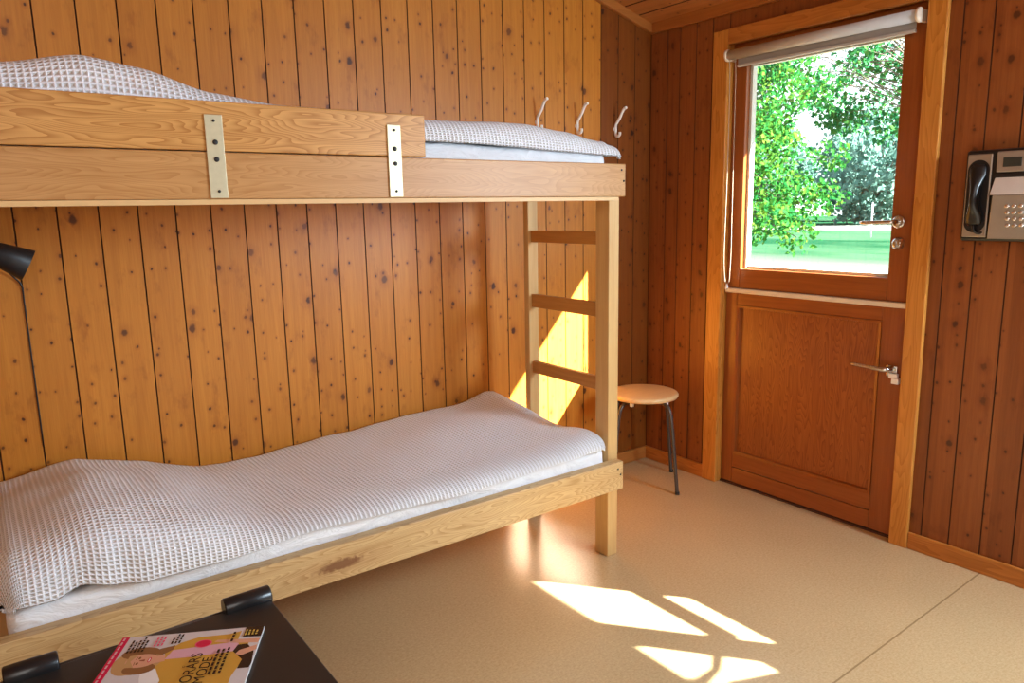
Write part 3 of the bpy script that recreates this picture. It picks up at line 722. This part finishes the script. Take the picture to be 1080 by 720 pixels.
pr([(.142,.21),(.157,.19),(.165,.165),(.150,.165),(.135,.18)], 3)
pr([(.105,.195),(.13,.195),(.134,.175),(.112,.17)], 2)
blob(.1195,.215,.0225,.030,2); pr([(.10,.243),(.139,.243),(.142,.226),(.12,.236),(.099,.224)], 11)
blob(.111,.221,.0042,.0025,3); blob(.129,.221,.0042,.0025,3); pr([(.106,.2265),(.116,.2275),(.116,.226),(.106,.225)], 3); pr([(.124,.2275),(.134,.2265),(.134,.225),(.124,.226)], 3)
pr([(.1185,.219),(.1215,.219),(.1235,.209),(.1165,.209)], 9); blob(.120,.2005,.0085,.0030,1); blob(.120,.2006,.006,.0012,7)
# masthead strip, badge, dark corner
pr([(0,.2668),(MW,.2668),(MW,MH),(0,MH)], 1)
blob(.161,.110,.014,.0165,8); blob(.161,.110,.0115,.014,1)
pr([(.171,0),(.21,0),(.21,.036),(.174,.036)], 6)
# small unreadable cover lines as thin bars
for (u0, u1, v0, n_, mi) in ((.150,.205,.252,5,6),(.165,.205,.205,3,8),(.168,.206,.172,3,6),(.176,.205,.030,4,10)):
    for i in range(n_):
        v_ = v0-i*.0072; e_ = random.Random(i*7+n_).uniform(.6,1)
        uu = u0
        rr_ = random.Random(i+31*n_)
        while uu < u0+(u1-u0)*e_-.004:
            wl = rr_.uniform(.005,.011); pr([(uu,v_),(min(uu+wl,u1),v_),(min(uu+wl,u1),v_+.0038),(uu,v_+.0038)], mi); uu += wl+.0022
for (u0, u1, v0, n_, mi) in ((.05,.135,.070,3,6),(.155,.19,.052,1,6)):
    for i in range(n_):
        v_ = v0-i*.0095; uu = u0; rr_ = random.Random(i+5)
        while uu < u1-.004:
            wl = rr_.uniform(.006,.013); pr([(uu,v_),(min(uu+wl,u1),v_),(min(uu+wl,u1),v_+.0048),(uu,v_+.0048)], mi); uu += wl+.0025
for i in range(12):
    rr_ = random.Random(i); u_ = .02+i*.0155; pr([(u_,.2715),(u_+.011,.2715),(u_+.011,.2752),(u_,.2752)], 5)
bm_cover = bm
cv = obj('cover', bm_cover, inks, mg)
def words_mesh(name, text, u0, v0, size, sx, mat, parent, serif=True):
    c = bpy.data.curves.new('t', 'FONT'); c.body = text; c.size = 1.0; c.extrude = 0; c.offset = 0.0
    to = bpy.data.objects.new('t', c); COL.objects.link(to)
    dg = bpy.context.evaluated_depsgraph_get(); dg.update()
    me = bpy.data.meshes.new_from_object(to.evaluated_get(dg))
    bm = bmesh.new(); bm.from_mesh(me)
    bpy.data.objects.remove(to); bpy.data.curves.remove(c); bpy.data.meshes.remove(me)
    k = size/.70
    for v in bm.verts: v.co = mp(u0+v.co.x*k*sx, v0+v.co.y*k, MT+.0095*.5)
    z = MT+.0040
    for v in bm.verts: v.co.z = MB.z+MT+.0042
    o = obj(name, bm, mat, parent); return o
words_mesh('cover_line', 'FORÅRS', .014, .1000, .0215, .98, inks[6], cv)
words_mesh('cover_line', 'MODE', .022, .0770, .0190, 1.08, inks[6], cv)

# ---------------------------------------------------------------- outdoors
GZ = -.2
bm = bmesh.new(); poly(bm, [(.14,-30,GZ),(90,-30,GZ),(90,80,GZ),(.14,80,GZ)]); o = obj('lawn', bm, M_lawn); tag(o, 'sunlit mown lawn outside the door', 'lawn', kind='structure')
bm = bmesh.new(); poly(bm, [(39,-10,GZ+.02),(49,-10,GZ+.02),(46,80,GZ+.02),(36,80,GZ+.02)]); o = obj('path', bm, M_path); tag(o, 'pale gravel strip across the far lawn', 'path', kind='structure')

def leaves(bm_v, bm_f, c, n, spread, size, rnd, droop=.3):
    for _ in range(n):
        while True:
            p = Vector((rnd.uniform(-1,1), rnd.uniform(-1,1), rnd.uniform(-1,1)))
            if p.length < 1: break
        p = Vector(c)+Vector((p.x*spread[0], p.y*spread[1], p.z*spread[2]))
        d = Vector((rnd.uniform(-1,1), rnd.uniform(-1,1), rnd.uniform(-1,.4)-droop)).normalized()
        a, b_ = frame_for(d); t_ = rnd.uniform(0, 6.28); s = size*rnd.uniform(.6,1.25)
        side = (a*math.cos(t_)+b_*math.sin(t_)); up_ = side.cross(d)
        i = len(bm_v)
        bm_v += [p-d*s*.5, p+side*s*.36-d*s*.05+up_*s*.10, p+side*s*.20+d*s*.22, p+d*s*.55, p-side*s*.20+d*s*.22, p-side*s*.36-d*s*.05+up_*s*.10]
        bm_f += [(i,i+1,i+2,i+3), (i,i+3,i+4,i+5)]

def tree(label, trunk, crown, rad, nclus, nleaf, size, spread, m, seed, trunk_r=.16, zmin=None, flat=1.0, group=None):
    rnd = random.Random(seed); V, F = [], []; bmt = bmesh.new()
    crown = Vector(crown); base = Vector(trunk)
    root = empty('tree', base, label, 'tree', group)
    topp = Vector((base.x*.4+crown.x*.6, base.y*.4+crown.y*.6, crown.z-.1*rad[2]))
    spine = smooth_path([base, base.lerp(topp,.5)+Vector((.1,.05,.3)), topp], 6)
    tube(bmt, spine, [trunk_r*(1-.75*i/(len(spine)-1)) for i in range(len(spine))], 10)
    for _ in range(nclus):
        while True:
            p = Vector((rnd.uniform(-1,1), rnd.uniform(-1,1), rnd.uniform(-1,1)))
            if .35 < p.length < 1: break
        c = crown+Vector((p.x*rad[0], p.y*rad[1], p.z*rad[2]))
        if zmin is not None and c.z < zmin: c.z = zmin+rnd.random()*.5
        leaves(V, F, c, nleaf, (spread,spread,spread*.75*flat), size, rnd)
        s = spine[rnd.randint(len(spine)//2, len(spine)-1)]
        mid = s.lerp(c,.55)+Vector((0,0,.12*rad[2]))
        bp_ = smooth_path([s, mid, c], 4); tube(bmt, bp_, [max(.006, trunk_r*.22*(1-.85*i/(len(bp_)-1))) for i in range(len(bp_))], 5, cap=False)
    obj('trunk', bmt, M_bark, root)
    me = bpy.data.meshes.new('crown'); me.from_pydata([tuple(v) for v in V], [], F); me.materials.append(m)
    o = bpy.data.objects.new('crown', me); COL.objects.link(o); o.parent = root; o.location = -base
    return root
tree('bright green leafy tree outside, low branches hanging at left of door window', (7.4,8.0,GZ), (7.8,5.5,2.15), (1.7,1.9,1.75), 84, 130, .095, .38, M_leaf, 3, .07, zmin=.75)
tree('tall tree outside whose crown fills the top of the door window', (14.0,3.2,GZ), (13.2,6.9,5.0), (2.5,3.1,2.5), 74, 150, .125, .50, M_leaf2, 12, .07)
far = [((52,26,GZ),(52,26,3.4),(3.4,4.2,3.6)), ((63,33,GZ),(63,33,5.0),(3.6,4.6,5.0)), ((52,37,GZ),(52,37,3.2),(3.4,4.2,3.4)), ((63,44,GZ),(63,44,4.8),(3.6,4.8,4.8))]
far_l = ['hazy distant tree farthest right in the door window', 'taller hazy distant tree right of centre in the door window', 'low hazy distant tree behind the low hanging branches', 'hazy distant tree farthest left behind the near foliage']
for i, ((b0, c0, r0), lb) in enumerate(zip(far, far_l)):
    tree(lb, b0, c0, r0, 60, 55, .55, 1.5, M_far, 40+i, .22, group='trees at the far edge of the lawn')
bm = bmesh.new(); tube(bm, [(30,14.85,GZ),(30,14.85,1.35)], .035, 8); o = obj('pole', bm, M_white); tag(o, 'thin white pole on the far lawn near the door handle', 'pole')

# ---------------------------------------------------------------- light
W = bpy.data.worlds.new('sky'); SC.world = W; W.use_nodes = True; nt = W.node_tree; nt.nodes.clear()
ow = nt.nodes.new('ShaderNodeOutputWorld'); bg = nt.nodes.new('ShaderNodeBackground'); nt.links.new(bg.outputs[0], ow.inputs[0])
tc = nt.nodes.new('ShaderNodeTexCoord'); sp = nt.nodes.new('ShaderNodeSeparateXYZ'); nt.links.new(tc.outputs['Generated'], sp.inputs[0])
rp = nt.nodes.new('ShaderNodeValToRGB'); nt.links.new(sp.outputs[2], rp.inputs[0])
rp.color_ramp.elements[0].color = (.92,.97,1,1); rp.color_ramp.elements[1].color = (.50,.72,1,1); nt.links.new(rp.outputs[0], bg.inputs[0]); bg.inputs[1].default_value = 2.6
SUN_E = 85.0
sd = Vector((-.63,.776,-.725)).normalized()
s = bpy.data.lights.new('sun', 'SUN'); s.energy = SUN_E; s.angle = math.radians(.53); s.color = (1,.99,.94)
so = bpy.data.objects.new('sun', s); COL.objects.link(so); so.rotation_euler = sd.to_track_quat('-Z', 'Y').to_euler()
def area(name, loc, target, sx, sy, power, color):
    a = bpy.data.lights.new(name, 'AREA'); a.shape = 'RECTANGLE'; a.size = sx; a.size_y = sy; a.energy = power; a.color = color
    ao = bpy.data.objects.new(name, a); COL.objects.link(ao); ao.location = loc
    ao.rotation_euler = (Vector(target)-Vector(loc)).to_track_quat('-Z', 'Y').to_euler(); return ao
area('window_daylight', (-.04,-2.75,1.45), (-1.6,-1.7,.55), .9, .7, 105, (.70,.86,1))
area('room_fill', (-3.6,-3.9,2.2), (-1.6,-.2,1.1), 2.4, 1.6, 58, (1,.96,.90))  # added soft fill from behind the camera, no window there
area('ceiling_fill', (-1.9,-2.2,.25), (-1.6,-1.4,2.6), 1.6, 1.4, 10, (1,.90,.76))  # added low fill lamp aimed up at the ceiling

# ---------------------------------------------------------------- camera
cam = bpy.data.cameras.new('camera'); co = bpy.data.objects.new('camera', cam); COL.objects.link(co); SC.camera = co
yaw, pitch, roll = .9405954, -.1758636, -.0187773
f = Vector((math.cos(pitch)*math.cos(yaw), math.cos(pitch)*math.sin(yaw), math.sin(pitch))); r_ = Vector((math.sin(yaw), -math.cos(yaw), 0)); u_ = r_.cross(f)
R = r_*math.cos(roll)+u_*math.sin(roll); U = u_*math.cos(roll)-r_*math.sin(roll)
co.matrix_world = Matrix(((R.x,U.x,-f.x,-2.816275),(R.y,U.y,-f.y,-2.659486),(R.z,U.z,-f.z,1.319341),(0,0,0,1)))
cam.sensor_width = 36; cam.lens = 780.105/1080*36; cam.clip_start = .02; cam.clip_end = 400
SC.view_settings.view_transform = 'Standard'; SC.view_settings.look = 'None'; SC.view_settings.exposure = 0; SC.view_settings.gamma = 1
SC.cycles.use_denoising = True; SC.cycles.max_bounces = 10; SC.cycles.diffuse_bounces = 6; SC.cycles.transparent_max_bounces = 16; SC.cycles.sample_clamp_indirect = 8
SC.cycles.caustics_reflective = False
